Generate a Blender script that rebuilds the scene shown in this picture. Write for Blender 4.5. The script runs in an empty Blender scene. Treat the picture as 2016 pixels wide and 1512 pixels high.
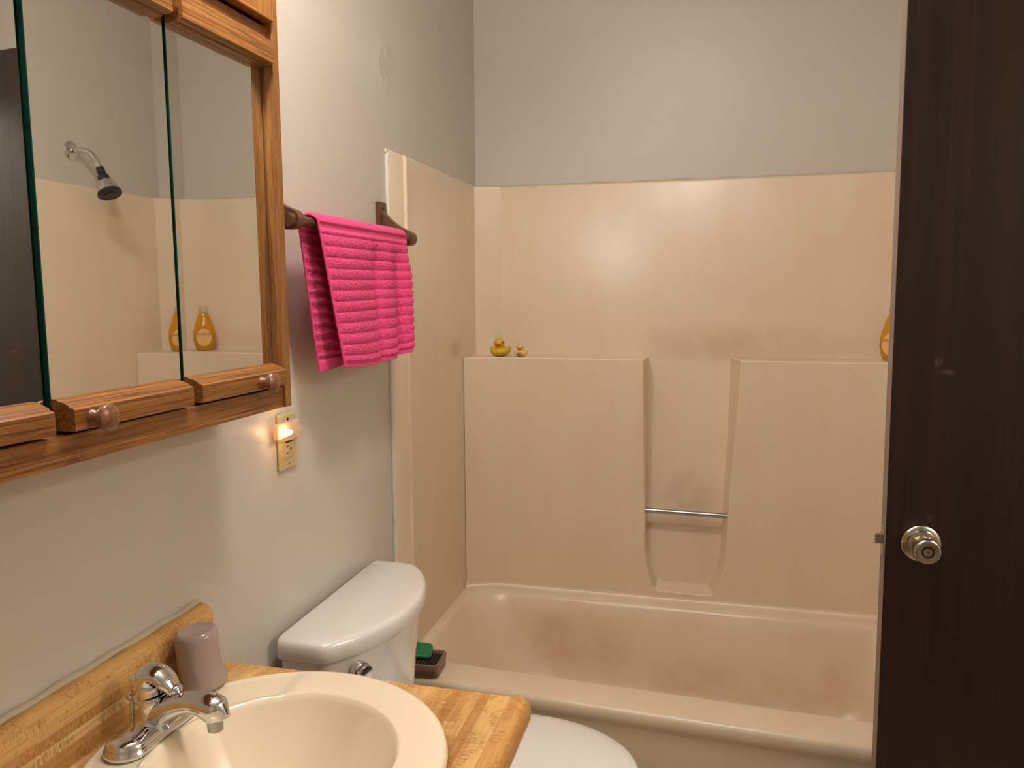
import bpy, bmesh, math, random
from mathutils import Vector, Matrix, noise, Euler
sc = bpy.context.scene
PI = math.pi
random.seed(4)

# ------------------------------------------------------------------ camera
FPX, YAW, PITCH, ROLL = 1568.96, 0.248588, 0.116297, -0.0057546
CAM = Vector((0.85068, 0.0, 1.44231))
fv = Vector((-math.sin(YAW), math.cos(YAW), 0)); rv = Vector((math.cos(YAW), math.sin(YAW), 0)); uv = Vector((0, 0, 1))
f2 = fv*math.cos(PITCH) - uv*math.sin(PITCH); u2 = uv*math.cos(PITCH) + fv*math.sin(PITCH)
r3 = rv*math.cos(ROLL) + u2*math.sin(ROLL); u3 = -rv*math.sin(ROLL) + u2*math.cos(ROLL)
cd = bpy.data.cameras.new('camera'); cam = bpy.data.objects.new('camera', cd); sc.collection.objects.link(cam)
M = Matrix((r3, u3, -f2)).transposed().to_4x4(); M.translation = CAM
cam.matrix_world = M
cd.sensor_width = 36; cd.lens = FPX/2016*36; cd.clip_start = 0.02
sc.camera = cam

# ------------------------------------------------------------------ world, exposure
w = bpy.data.worlds.new('world'); sc.world = w; w.use_nodes = True
w.node_tree.nodes['Background'].inputs[0].default_value = (0.9, 0.95, 1, 1)
w.node_tree.nodes['Background'].inputs[1].default_value = 0.3
sc.view_settings.view_transform = 'Standard'; sc.view_settings.look = 'None'
sc.view_settings.gamma = 1; sc.view_settings.use_curve_mapping = False
sc.view_settings.exposure = 1.05
BULB_COL = (1.0, 0.925, 0.84); BULB_STRENGTH = 58.0
BULBS = [(0.27, 0.62, 2.15), (0.27, 1.06, 2.15)]
CEIL_FILL = (0.72, 1.15, 2.585); CEIL_STRENGTH = 30.0; CEIL_COL = (1.0, 0.94, 0.88)
HALL_FILL = (2.42, 1.05, 2.30); HALL_STRENGTH = 24.0
NIGHT_STRENGTH = 22.0

# ------------------------------------------------------------------ mesh helpers
class MB:
    def __init__(s): s.v = []; s.f = []
    def add(s, vs, fs, mat=None):
        o = len(s.v)
        for p in vs:
            p = Vector(p)
            if mat is not None: p = mat @ p
            s.v.append(p)
        for f in fs: s.f.append([i+o for i in f])
        return s
    def box(s, x0, x1, y0, y1, z0, z1, mat=None):
        vs = [(x0,y0,z0),(x1,y0,z0),(x1,y1,z0),(x0,y1,z0),(x0,y0,z1),(x1,y0,z1),(x1,y1,z1),(x0,y1,z1)]
        return s.add(vs, [(0,3,2,1),(4,5,6,7),(0,1,5,4),(1,2,6,5),(2,3,7,6),(3,0,4,7)], mat)
    def loft(s, rings, cap0=True, cap1=True, mat=None, closed=True):
        n = len(rings[0]); vs = [p for r in rings for p in r]; fs = []
        for k in range(len(rings)-1):
            for i in range(n if closed else n-1):
                j = (i+1) % n
                fs.append((k*n+i, k*n+j, (k+1)*n+j, (k+1)*n+i))
        if cap0: fs.append(tuple(range(n-1, -1, -1)))
        if cap1: fs.append(tuple((len(rings)-1)*n+i for i in range(n)))
        return s.add(vs, fs, mat)
    def lathe(s, prof, n=32, mat=None):     # prof: (r, z) pairs, about z
        rings = [[(r*math.cos(2*PI*i/n), r*math.sin(2*PI*i/n), z) for i in range(n)] for r, z in prof]
        return s.loft(rings, prof[0][0] > 1e-5, prof[-1][0] > 1e-5, mat)
    def tube(s, path, radii, n=20, mat=None, flat=None, up=Vector((0, 0, 1))):
        P = [Vector(p) for p in path]; rings = []
        for k, p in enumerate(P):
            t = (P[min(k+1, len(P)-1)] - P[max(k-1, 0)]).normalized()
            a = t.cross(up)
            if a.length < 1e-3: a = t.cross(Vector((1, 0, 0)))
            a.normalize(); b = a.cross(t).normalized()
            r = radii[k] if hasattr(radii, '__len__') else radii
            fl = 1 if flat is None else (flat[k] if hasattr(flat, '__len__') else flat)
            rings.append([p + a*r*fl*math.cos(2*PI*i/n) + b*r*math.sin(2*PI*i/n) for i in range(n)])
        return s.loft(rings, True, True, mat)
    def prism(s, poly, axis, a, b, mat=None):   # poly 2-D in the two other axes (xyz order)
        def P(u, v, w_):
            return {0: (w_, u, v), 1: (u, w_, v), 2: (u, v, w_)}[axis]
        return s.loft([[P(u, v, a) for u, v in poly], [P(u, v, b) for u, v in poly]], True, True, mat)
    def sphere(s, c, r, n=24, m=14, mat=None):
        rx, ry, rz = r if hasattr(r, '__len__') else (r, r, r)
        rings = []
        for k in range(m+1):
            t = -PI/2 + PI*k/m; cr = max(math.cos(t), 1e-4)
            rings.append([(c[0]+rx*cr*math.cos(2*PI*i/n), c[1]+ry*cr*math.sin(2*PI*i/n), c[2]+rz*math.sin(t)) for i in range(n)])
        return s.loft(rings, True, True, mat)
    def build(s, name, mat, parent=None, bevel=0, seg=3, smooth=35, loc=None, subsurf=0, weld=False):
        me = bpy.data.meshes.new(name)
        off = Vector(loc) if loc is not None else (WLOC.get(parent.name, Vector()) if parent is not None else Vector())
        me.from_pydata([tuple(p-off) for p in s.v], [], s.f); me.update()
        bm = bmesh.new(); bm.from_mesh(me)
        bmesh.ops.remove_doubles(bm, verts=bm.verts, dist=1e-5)
        bmesh.ops.recalc_face_normals(bm, faces=bm.faces); bm.to_mesh(me); bm.free()
        if mat: me.materials.append(mat)
        me.polygons.foreach_set('use_smooth', [True]*len(me.polygons))
        if not bevel: me.set_sharp_from_angle(angle=math.radians(smooth))
        o = bpy.data.objects.new(name, me); sc.collection.objects.link(o)
        if parent is not None:
            o.parent = parent
            if loc is not None: o.location = off - WLOC.get(parent.name, Vector())
        elif loc is not None: o.location = loc
        WLOC[o.name] = off
        if bevel:
            b = o.modifiers.new('bevel', 'BEVEL'); b.width = bevel; b.segments = seg; b.limit_method = 'ANGLE'; b.angle_limit = math.radians(30)
            b.harden_normals = True
        if subsurf:
            q = o.modifiers.new('sub', 'SUBSURF'); q.levels = subsurf; q.render_levels = subsurf
        return o
WLOC = {}
def thing(name, label, cat, loc, group=None):
    o = bpy.data.objects.new(name, None); sc.collection.objects.link(o); o.location = loc
    o.empty_display_size = 0.05
    o['label'] = label; o['category'] = cat
    if group: o['group'] = group
    WLOC[o.name] = Vector(loc)
    return o
def tag(o, label, cat, group=None):
    o['label'] = label; o['category'] = cat
    if group: o['group'] = group
    return o
def struct(o): o['kind'] = 'structure'; return o
def smooth(a, b, x):
    t = min(1, max(0, (x-a)/(b-a))); return t*t*(3-2*t)
def ring_rr(x0, x1, y0, y1, r, z, n=10, fn=None):
    pts = []
    r = min(r, (x1-x0)/2-1e-4, (y1-y0)/2-1e-4)
    for cx, cy, a0 in ((x1-r, y1-r, 0), (x0+r, y1-r, 90), (x0+r, y0+r, 180), (x1-r, y0+r, 270)):
        for i in range(n+1):
            a = math.radians(a0 + 90*i/n)
            pts.append((cx+r*math.cos(a), cy+r*math.sin(a), z))
    if fn: pts = [fn(*p) for p in pts]
    return pts
def rot_to(axis):   # rotate z axis onto given axis
    return Vector((0, 0, 1)).rotation_difference(Vector(axis)).to_matrix().to_4x4()

# ------------------------------------------------------------------ materials
def srgb(r, g, b):
    return tuple(((c/255)/12.92 if c/255 <= 0.04045 else ((c/255+0.055)/1.055)**2.4) for c in (r, g, b)) + (1,)
class NT:
    def __init__(s, name):
        s.m = bpy.data.materials.new(name); s.m.use_nodes = True; s.t = s.m.node_tree
        s.b = s.t.nodes['Principled BSDF']; s.o = s.t.nodes['Material Output']; s._c = None
    def n(s, typ, **k):
        q = s.t.nodes.new(typ)
        for a, v in k.items(): setattr(q, a, v)
        return q
    def l(s, a, b): s.t.links.new(a, b)
    def co(s):
        if s._c is None: s._c = s.n('ShaderNodeTexCoord').outputs['Object']
        return s._c
    def mp(s, scale=(1,1,1), loc=(0,0,0), rot=(0,0,0), src=None):
        q = s.n('ShaderNodeMapping'); q.inputs['Scale'].default_value = scale; q.inputs['Location'].default_value = loc
        q.inputs['Rotation'].default_value = rot; s.l(src or s.co(), q.inputs[0]); return q.outputs[0]
    def noise(s, vec, scale=5, detail=3, rough=0.5, dist=0):
        q = s.n('ShaderNodeTexNoise'); q.inputs['Scale'].default_value = scale; q.inputs['Detail'].default_value = detail
        q.inputs['Roughness'].default_value = rough; q.inputs['Distortion'].default_value = dist
        s.l(vec, q.inputs['Vector']); return q.outputs['Fac']
    def ramp(s, fac, stops):
        q = s.n('ShaderNodeValToRGB'); e = q.color_ramp.elements
        while len(e) < len(stops): e.new(0.5)
        for el, (p, c) in zip(e, stops): el.position = p; el.color = c if len(c) == 4 else (*c, 1)
        s.l(fac, q.inputs[0]); return q.outputs[0]
    def math(s, op, a, b=None, c=None):
        q = s.n('ShaderNodeMath', operation=op)
        for i, v in enumerate((a, b, c)):
            if v is None: continue
            if isinstance(v, (int, float)): q.inputs[i].default_value = v
            else: s.l(v, q.inputs[i])
        return q.outputs[0]
    def mix(s, fac, a, b, mode='MIX'):
        q = s.n('ShaderNodeMix', data_type='RGBA', blend_type=mode)
        if isinstance(fac, (int, float)): q.inputs[0].default_value = fac
        else: s.l(fac, q.inputs[0])
        for i, v in ((6, a), (7, b)):
            if isinstance(v, tuple): q.inputs[i].default_value = v
            else: s.l(v, q.inputs[i])
        return q.outputs[2]
    def bump(s, h, strength=0.2, dist=0.01, normal=None):
        q = s.n('ShaderNodeBump'); q.inputs['Strength'].default_value = strength; q.inputs['Distance'].default_value = dist
        s.l(h, q.inputs['Height'])
        if normal is not None: s.l(normal, q.inputs['Normal'])
        s.l(q.outputs[0], s.b.inputs['Normal']); return q.outputs[0]
    def blob(s, c, r, src=None):     # soft mask 1 at centre, 0 at distance r (r may be a vector)
        rr = r if hasattr(r, '__len__') else (r, r, r)
        q = s.n('ShaderNodeVectorMath', operation='SUBTRACT'); s.l(src or s.co(), q.inputs[0]); q.inputs[1].default_value = c
        d = s.n('ShaderNodeVectorMath', operation='DIVIDE'); s.l(q.outputs[0], d.inputs[0]); d.inputs[1].default_value = rr
        L = s.n('ShaderNodeVectorMath', operation='LENGTH'); s.l(d.outputs[0], L.inputs[0])
        m = s.n('ShaderNodeMapRange', interpolation_type='SMOOTHSTEP'); s.l(L.outputs['Value'], m.inputs[0])
        m.inputs[1].default_value = 0.2; m.inputs[2].default_value = 1; m.inputs[3].default_value = 1; m.inputs[4].default_value = 0
        return m.outputs[0]
    def set(s, col=None, rough=None, metal=None, **k):
        if col is not None:
            if isinstance(col, tuple): s.b.inputs['Base Color'].default_value = col
            else: s.l(col, s.b.inputs['Base Color'])
        if rough is not None:
            if isinstance(rough, (int, float)): s.b.inputs['Roughness'].default_value = rough
            else: s.l(rough, s.b.inputs['Roughness'])
        if metal is not None: s.b.inputs['Metallic'].default_value = metal
        for a, v in k.items(): s.b.inputs[a.replace('_', ' ')].default_value = v
        return s.m
def simple(name, col, rough=0.4, metal=0, var=0.0, bump=0.0, bscale=60, **k):
    q = NT(name)
    c = col
    if var:
        f = q.noise(q.co(), 9, 4)
        c = q.mix(f, tuple(x*(1-var) for x in col[:3])+(1,), tuple(min(1, x*(1+var)) for x in col[:3])+(1,))
    if bump: q.bump(q.noise(q.co(), bscale, 3), bump, 0.004)
    return q.set(c, rough, metal, **k)

def mat_wall():
    q = NT('wall_paint')
    big = q.noise(q.co(), 1.6, 4, 0.6)
    c = q.mix(big, srgb(199, 191, 179), srgb(210, 202, 190))
    sp = q.noise(q.co(), 23, 3, 0.7)
    spk = q.ramp(sp, [(0.0, (0, 0, 0)), (0.73, (0, 0, 0)), (0.80, (1, 1, 1)), (1, (1, 1, 1))])
    c = q.mix(q.math('MULTIPLY', spk, 0.25), c, srgb(150, 138, 122))
    h1 = q.noise(q.co(), 140, 3, 0.6); h2 = q.noise(q.mp((1, 1, 0.35)), 14, 3, 0.5)
    patch = q.blob((0, 2.01, 2.03), (0.3, 0.075, 0.11))
    pl = q.noise(q.co(), 38, 3, 0.65, 1.2)
    h = q.math('ADD', q.math('MULTIPLY', h1, 0.10), q.math('MULTIPLY', h2, 0.55))
    h = q.math('ADD', h, q.math('MULTIPLY', q.math('MULTIPLY', patch, pl), 4.5))
    q.bump(h, 0.22, 0.006)
    r = q.math('SUBTRACT', 0.42, q.math('MULTIPLY', patch, 0.16))
    return q.set(c, r)
def mat_wood(name, dark, mid, light, axis=2, rough=0.35, scale=1.0, coat=0.0, var=1.0):
    q = NT(name)
    s1 = [90*scale]*3; s1[axis] = 2.2*scale
    s2 = [700*scale]*3; s2[axis] = 22*scale
    s3 = [320*scale]*3; s3[axis] = 5*scale
    a = q.noise(q.mp(tuple(s1)), 1, 3, 0.6, 1.4)
    b = q.noise(q.mp(tuple(s2)), 1, 2, 0.6, 0.4)
    d = q.noise(q.mp(tuple(s3)), 1, 4, 0.65, 0.8)
    c = q.ramp(a, [(0.15, dark), (0.48, mid), (0.80, light)])
    line = q.ramp(d, [(0.38, (0.34, 0.32, 0.30)), (0.50, (1, 1, 1)), (1, (1, 1, 1))])
    c = q.mix(0.75*var, c, line, 'MULTIPLY')
    pore = q.ramp(b, [(0.36, (0.45, 0.45, 0.45)), (0.47, (1, 1, 1)), (1, (1, 1, 1))])
    c = q.mix(0.6*var, c, pore, 'MULTIPLY')
    q.bump(q.math('ADD', d, b), 0.12, 0.002)
    return q.set(c, rough, Coat_Weight=coat, Coat_Roughness=0.2)
def mat_fiberglass():
    q = NT('beige_fiberglass'); q._c = q.mp(loc=(0.76, 2.38, 0))
    a = q.noise(q.co(), 2.3, 5, 0.6, 0.3)
    c = q.mix(a, srgb(227, 207, 179), srgb(239, 221, 195))
    g = q.noise(q.mp((6, 6, 1.2)), 1.0, 5, 0.7)
    c = q.mix(q.math('MULTIPLY', q.ramp(g, [(0.3, (0, 0, 0)), (0.85, (1, 1, 1))]), 0.4), c, srgb(214, 188, 156))
    # stains with a place of their own
    def stain(c, p, r, col, amt, brk=7):
        m = q.math('MULTIPLY', q.blob(p, r), q.math('MULTIPLY', q.ramp(q.noise(q.co(), brk, 4, 0.6), [(0.2, (0, 0, 0)), (0.75, (1, 1, 1))]), amt))
        return q.mix(m, c, col)
    c = stain(c, (1.27, 2.30, 0.22), (0.16, 0.4, 0.16), srgb(190, 120, 84), 0.9)
    c = stain(c, (0.40, 2.55, 0.25), (0.35, 0.3, 0.16), srgb(186, 140, 104), 0.55)
    c = stain(c, (0.95, 2.50, 0.15), (0.6, 0.4, 0.14), srgb(192, 146, 112), 0.6)
    c = stain(c, (0.0, 2.55, 1.25), (0.1, 0.10, 0.045), srgb(176, 140, 96), 0.7, 30)
    c = stain(c, (1.0, 2.8, 1.26), (0.5, 0.2, 0.09), srgb(186, 156, 118), 0.55)
    c = stain(c, (0.78, 2.8, 0.72), (0.14, 0.2, 0.14), srgb(170, 146, 112), 0.5, 16)
    h = q.noise(q.mp((1, 1, 0.7)), 3.0, 2, 0.5); h2 = q.noise(q.co(), 10, 2, 0.5)
    q.bump(q.math('ADD', h, q.math('MULTIPLY', h2, 0.10)), 0.25, 0.03)
    return q.set(c, 0.29)
def mat_laminate():
    q = NT('butcher_block_laminate')
    sx = q.n('ShaderNodeSeparateXYZ'); q.l(q.co(), sx.inputs[0])
    u = q.math('SUBTRACT', sx.outputs[0], sx.outputs[2])
    v = sx.outputs[1]
    un = q.math('DIVIDE', u, 0.0155)
    cell = q.math('FLOOR', un)
    wn = q.n('ShaderNodeTexWhiteNoise', noise_dimensions='1D'); q.l(cell, wn.inputs['W'])
    # plank pieces along the strip
    vv = q.math('ADD', q.math('DIVIDE', v, 1.9), q.math('MULTIPLY', wn.outputs[0], 7.3))
    wn2 = q.n('ShaderNodeTexWhiteNoise', noise_dimensions='2D'); cb = q.n('ShaderNodeCombineXYZ'); q.l(cell, cb.inputs[0]); q.l(q.math('FLOOR', vv), cb.inputs[1]); q.l(cb.outputs[0], wn2.inputs['Vector'])
    tone = wn2.outputs[0]
    c = q.ramp(tone, [(0.0, srgb(184, 132, 70)), (0.35, srgb(200, 152, 88)), (0.7, srgb(212, 168, 104)), (1, srgb(226, 190, 128))])
    cc = q.n('ShaderNodeCombineXYZ'); q.l(u, cc.inputs[0]); q.l(v, cc.inputs[1]); q.l(q.math('MULTIPLY', tone, 5), cc.inputs[2])
    g1 = q.noise(q.mp((260, 5, 1), src=cc.outputs[0]), 1, 3, 0.6)
    c = q.mix(0.55, c, q.ramp(g1, [(0.3, (0.62, 0.5, 0.36)), (0.52, (1, 1, 1)), (0.8, (1.0, 1.0, 1.0))]), 'MULTIPLY')
    # short cross figure, in some strips only
    g2 = q.noise(q.mp((95, 520, 1), src=cc.outputs[0]), 1, 2, 0.5, 0.8)
    g3 = q.noise(q.mp((40, 16, 1), src=cc.outputs[0]), 1, 2, 0.5)
    m = q.math('MULTIPLY', q.ramp(g2, [(0.48, (0, 0, 0)), (0.58, (1, 1, 1))]), q.ramp(g3, [(0.42, (0, 0, 0)), (0.55, (1, 1, 1))]))
    c = q.mix(q.math('MULTIPLY', m, 0.7), c, srgb(150, 96, 40))
    fr = q.math('FRACT', un)
    seam = q.ramp(fr, [(0.0, (1, 1, 1)), (0.04, (0, 0, 0)), (1, (0, 0, 0))])
    c = q.mix(q.math('MULTIPLY', seam, 0.5), c, srgb(140, 92, 42))
    return q.set(c, 0.38)
def mat_emit(name, col, st):
    q = NT(name); q.b.inputs['Base Color'].default_value = (1, 1, 1, 1)
    q.b.inputs['Emission Color'].default_value = (*col, 1); q.b.inputs['Emission Strength'].default_value = st
    return q.m
def mat_terry():
    q = NT('pink_terry')
    a = q.noise(q.co(), 900, 2, 0.6); b = q.noise(q.co(), 160, 3, 0.7)
    c = q.mix(q.math('ADD', q.math('MULTIPLY', a, 0.5), q.math('MULTIPLY', b, 0.5)), srgb(230, 26, 102), srgb(250, 98, 158))
    q.bump(q.math('ADD', a, b), 0.6, 0.003)
    return q.set(c, 0.9, Sheen_Weight=0.08, Sheen_Roughness=0.5)
def mat_clear(name, tint, alpha_rough=0.1, mixf=0.25):
    q = NT(name)
    tr = q.n('ShaderNodeBsdfTransparent'); tr.inputs[0].default_value = tint
    q.b.inputs['Base Color'].default_value = tint; q.b.inputs['Roughness'].default_value = alpha_rough
    mx = q.n('ShaderNodeMixShader'); mx.inputs[0].default_value = mixf
    q.l(tr.outputs[0], mx.inputs[1]); q.l(q.b.outputs[0], mx.inputs[2]); q.l(mx.outputs[0], q.o.inputs[0])
    return q.m

WALL = mat_wall()
CEILM = simple('ceiling_paint', srgb(232, 228, 220), 0.7)
FLOORM = simple('vinyl_floor', srgb(170, 150, 126), 0.4, var=0.12)
FIB = mat_fiberglass()
CAULK = simple('white_caulk', srgb(226, 220, 206), 0.5, var=0.06, bump=0.5, bscale=90)
OAK_V = mat_wood('oak_grain_upright', srgb(106, 62, 28), srgb(146, 94, 46), srgb(182, 128, 70), 2, 0.32)
OAK_H = mat_wood('oak_grain_across', srgb(106, 62, 28), srgb(146, 94, 46), srgb(182, 128, 70), 1, 0.32)
PANELM = mat_wood('oak_panel_red', srgb(168, 92, 58), srgb(196, 118, 80), srgb(214, 140, 98), 2, 0.35)
KNOBW = mat_wood('brown_knob_wood', srgb(104, 62, 38), srgb(130, 82, 54), srgb(150, 98, 66), 0, 0.22, 1.0, 0.5, 0.5)
BARW = mat_wood('brown_rail_wood', srgb(78, 46, 26), srgb(104, 66, 40), srgb(126, 82, 50), 1, 0.4, 1.0, 0.1, 0.8)
DOORW = mat_wood('dark_mahogany', srgb(18, 6, 3), srgb(30, 12, 6), srgb(44, 21, 11), 2, 0.34, 0.20, 0.05, 0.6)
def add_chips(m, spots, col):
    q = NT.__new__(NT); q.m = m; q.t = m.node_tree; q.b = q.t.nodes['Principled BSDF']; q.o = q.t.nodes['Material Output']; q._c = None
    src = q.b.inputs['Base Color'].links[0].from_socket
    nz = q.ramp(q.noise(q.co(), 160, 3, 0.7), [(0.42, (0, 0, 0)), (0.55, (1, 1, 1))])
    for p, rad in spots: src = q.mix(q.math('MULTIPLY', q.blob(p, rad), nz), src, col)
    q.l(src, q.b.inputs['Base Color'])
add_chips(DOORW, [((1.226-1.862, 0, 1.320), (0.010, 0.02, 0.010)), ((1.242-1.862, 0, 1.302), (0.014, 0.02, 0.008)), ((1.224-1.862, 0, 1.042), (0.007, 0.02, 0.008))], srgb(76, 56, 48))
LAM = mat_laminate()
MIRROR = NT('mirror_silver'); MIRROR = MIRROR.set((0.86, 0.875, 0.85, 1), 0.012, 1.0)
GEDGE = simple('green_glass_edge', srgb(28, 74, 62), 0.12)
DARKBACK = simple('dark_backing', srgb(30, 20, 14), 0.7)
WHITE = simple('white_china', srgb(222, 217, 210), 0.12, Coat_Weight=0.5, Coat_Roughness=0.05)
SINKM = simple('bone_china', srgb(228, 212, 184), 0.10, Coat_Weight=0.6, Coat_Roughness=0.04)
CHROME = simple('chrome', (0.72, 0.72, 0.73, 1), 0.07, 1.0)
DULLCHROME = simple('dull_chrome', (0.42, 0.42, 0.42, 1), 0.25, 1.0)
BLACKP = simple('black_plastic', srgb(34, 34, 36), 0.35)
BRASS = simple('aged_nickel', (0.46, 0.41, 0.33, 1), 0.22, 1.0)
BRASSD = simple('dark_brass', (0.10, 0.075, 0.05, 1), 0.3, 1.0)
EDGE = simple('raw_door_edge', srgb(128, 110, 98), 0.5, var=0.1)
PLATEM = simple('almond_plastic', srgb(200, 182, 138), 0.35)
SLOT = simple('dark_slot', srgb(24, 18, 14), 0.6)
CUPM = simple('mauve_plastic', srgb(160, 140, 130), 0.2, Coat_Weight=0.3)
TERRY = mat_terry()
HEM = simple('pink_hem', srgb(238, 76, 140), 0.85, bump=0.6, bscale=500)
GREEN = simple('green_plastic', srgb(24, 122, 82), 0.4)
TRAYM = simple('brown_tray_plastic', srgb(140, 106, 92), 0.4)
TRAYD = simple('dark_tray_grid', srgb(58, 50, 44), 0.6)
DUCKY = simple('yellow_vinyl', srgb(218, 180, 30), 0.35, var=0.06)
DUCKP = simple('pale_yellow_vinyl', srgb(240, 210, 120), 0.35, var=0.05)
ORANGE = simple('orange_red_vinyl', srgb(226, 66, 24), 0.35)
EYE = simple('black_eye_paint', srgb(20, 16, 14), 0.25)
EYEW = simple('white_eye_paint', srgb(235, 230, 215), 0.3)
OLIVE = simple('olive_print', srgb(90, 80, 20), 0.5)
GRAYP = simple('grey_plastic', srgb(176, 168, 156), 0.4)
VANW = mat_wood('vanity_oak', srgb(140, 84, 36), srgb(176, 114, 56), srgb(200, 140, 78), 2, 0.4)

# ------------------------------------------------------------------ structure
YB = 2.83; ZC = 2.60; XA = 1.52; XR = 1.87; YF = -0.9; YW = 1.97
def wallbox(name, boxes, mat=WALL):
    m = MB()
    for b in boxes: m.box(*b)
    return struct(m.build(name, mat))
wallbox('wall_left', [(-0.1, 0, YF, YB+0.1, 0, ZC)])
wallbox('wall_back', [(0, 3.0, YB, YB+0.1, 0, ZC)])
wallbox('wall_alcove', [(XA, 1.97, YW, YB, 0, ZC)])
wallbox('wall_right', [(XR, XR+0.1, YF, 0.795, 0, ZC)])
wallbox('wall_right_end', [(XR, XR+0.1, 1.565, YW, 0, ZC)])
wallbox('wall_over_door', [(XR, XR+0.1, 0.795, 1.565, 2.05, ZC)])
wallbox('wall_near', [(-0.1, 3.0, YF-0.1, YF, 0, ZC)])
wallbox('wall_hall', [(2.9, 3.0, YF, YB, 0, ZC)])
wallbox('ceiling', [(-0.1, 3.0, YF-0.1, YB+0.1, ZC, ZC+0.08)], CEILM)
wallbox('floor', [(-0.1, 3.0, YF-0.1, YB+0.1, -0.08, 0)], FLOORM)
wallbox('trim_1', [(XR-0.015, XR, 0.735, 0.795, 0, 2.11), (XR-0.015, XR, 1.575, 1.635, 0, 2.11), (XR-0.015, XR, 0.795, 1.575, 2.05, 2.11)], DOORW)
wallbox('baseboard_left', [(0, 0.012, 1.17, 1.93, 0, 0.09)], DOORW)
wallbox('baseboard_near', [(0, XR, YF, YF+0.012, 0, 0.09)], DOORW)

# ------------------------------------------------------------------ door leaf
DY, DX, DT = 1.52, 1.152, 0.035
m = MB(); m.box(DX+0.0006, DX+0.71, DY, DY+DT, 0.012, 2.034)
dl = m.build('door_1', DOORW, bevel=0.001, seg=1, loc=(DX+0.71, DY, 0)); struct(dl)
m = MB(); m.box(DX-0.0006, DX+0.0006, DY+0.0006, DY+DT-0.0006, 0.012, 2.034); m.build('door_edge', EDGE, dl)
m = MB(); m.box(DX-0.0016, DX-0.0004, DY+0.006, DY+DT-0.006, 0.962, 1.02)
m.build('latch_plate', BRASS, dl, bevel=0.0003, seg=1)
bl = MB(); bl.prism([(DX-0.0145, DY+0.011), (DX-0.001, DY+0.011), (DX-0.001, DY+0.026), (DX-0.004, DY+0.026), (DX-0.0145, DY+0.014)], 2, 0.986, 1.004)
bl.build('latch_bolt', BRASS, dl, bevel=0.0006, seg=2)
KC = (DX+0.062-0.003, DY, 0.994)
def knobmat(c, ax): 
    R = rot_to(ax); R.translation = Vector(c); return R
def door_knob(side):
    c = (KC[0], DY if side < 0 else DY+DT, KC[2]); A = knobmat(c, (0, side, 0))
    m = MB(); m.lathe([(0.0328, 0), (0.033, 0.003), (0.031, 0.0055), (0.026, 0.007), (0.0245, 0.012), (0.019, 0.0135), (0.016, 0.014)], 48, A)
    rose = m.build('knob_rose', BRASS, dl)
    m = MB(); m.lathe([(0.012, 0.012), (0.012, 0.022), (0.0155, 0.027), (0.0205, 0.034), (0.0228, 0.042), (0.0224, 0.048), (0.0205, 0.0515), (0.0185, 0.0525), (0.0150, 0.0520), (0.0115, 0.0514), (0.0, 0.0514)], 48, A)
    k = m.build('door_knob', BRASS, dl)
    m = MB(); m.lathe([(0.0110, 0.0508), (0.0108, 0.0522), (0.0074, 0.0522), (0.0072, 0.0508)], 36, A); m.build('knob_ring', BRASSD, dl)
    m = MB(); m.lathe([(0.0014, 0.0510), (0.0014, 0.0522), (0.0, 0.0522)], 16, A); m.build('knob_pin', BRASSD, dl)
door_knob(-1); door_knob(1)
dl.rotation_euler = (0, -0.0075, 0); dl.location.x += 0.0143
for hz in (0.25, 1.05, 1.80):
    m = MB(); m.lathe([(0.006, -0.045), (0.006, 0.045)], 12, Matrix.Translation((XR-0.006, DY-0.004, hz))); m.build('hinge', BRASS, dl)

# ------------------------------------------------------------------ tub and surround (one moulded unit)
tub = thing('bathtub_surround', 'beige moulded bathtub with matching wall surround and shelf filling the alcove', 'bathtub', (0.76, 2.38, 0))
def warp(x, y, z):
    # front edge runs very slightly out towards the right
    f0 = 1.957 - 0.062*x; t = (y-1.957)/(2.83-1.957); 
    return (x, f0 + t*(2.83-f0), z)
def tubring(x0, x1, y0, y1, r, z): return ring_rr(x0, x1, y0, y1, r, z, 14, warp)
L = []
L.append(tubring(0.004, 1.516, 1.968, 2.82, 0.004, 0.0))
L.append(tubring(0.004, 1.516, 1.966, 2.82, 0.004, 0.30))
L.append(tubring(0.004, 1.516, 1.965, 2.82, 0.004, 0.332))
L.append(tubring(0.004, 1.516, 1.961, 2.82, 0.004, 0.345))
L.append(tubring(0.004, 1.516, 1.957, 2.82, 0.004, 0.357))
L.append(tubring(0.004, 1.516, 1.957, 2.82, 0.004, 0.374))
L.append(tubring(0.004, 1.516, 1.961, 2.82, 0.004, 0.383))
L.append(tubring(0.004, 1.516, 1.970, 2.82, 0.004, 0.3875))
L.append(tubring(0.006, 1.514, 1.985, 2.82, 0.004, 0.389))
L.append(tubring(0.032, 1.488, 2.062, 2.640, 0.11, 0.389))
L.append(tubring(0.036, 1.484, 2.066, 2.636, 0.115, 0.3882))
L.append(tubring(0.040, 1.480, 2.069, 2.630, 0.12, 0.385))
L.append(tubring(0.046, 1.474, 2.072, 2.622, 0.13, 0.374))
L.append(tubring(0.070, 1.455, 2.090, 2.610, 0.14, 0.33))
L.append(tubring(0.120, 1.435, 2.105, 2.590, 0.15, 0.24))
L.append(tubring(0.190, 1.410, 2.125, 2.565, 0.16, 0.14))
L.append(tubring(0.260, 1.385, 2.155, 2.535, 0.15, 0.09))
L.append(tubring(0.340, 1.350, 2.200, 2.490, 0.12, 0.075))
m = MB(); m.loft(L, True, True); tubm = m.build('tub', FIB, tub, smooth=60)
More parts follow.
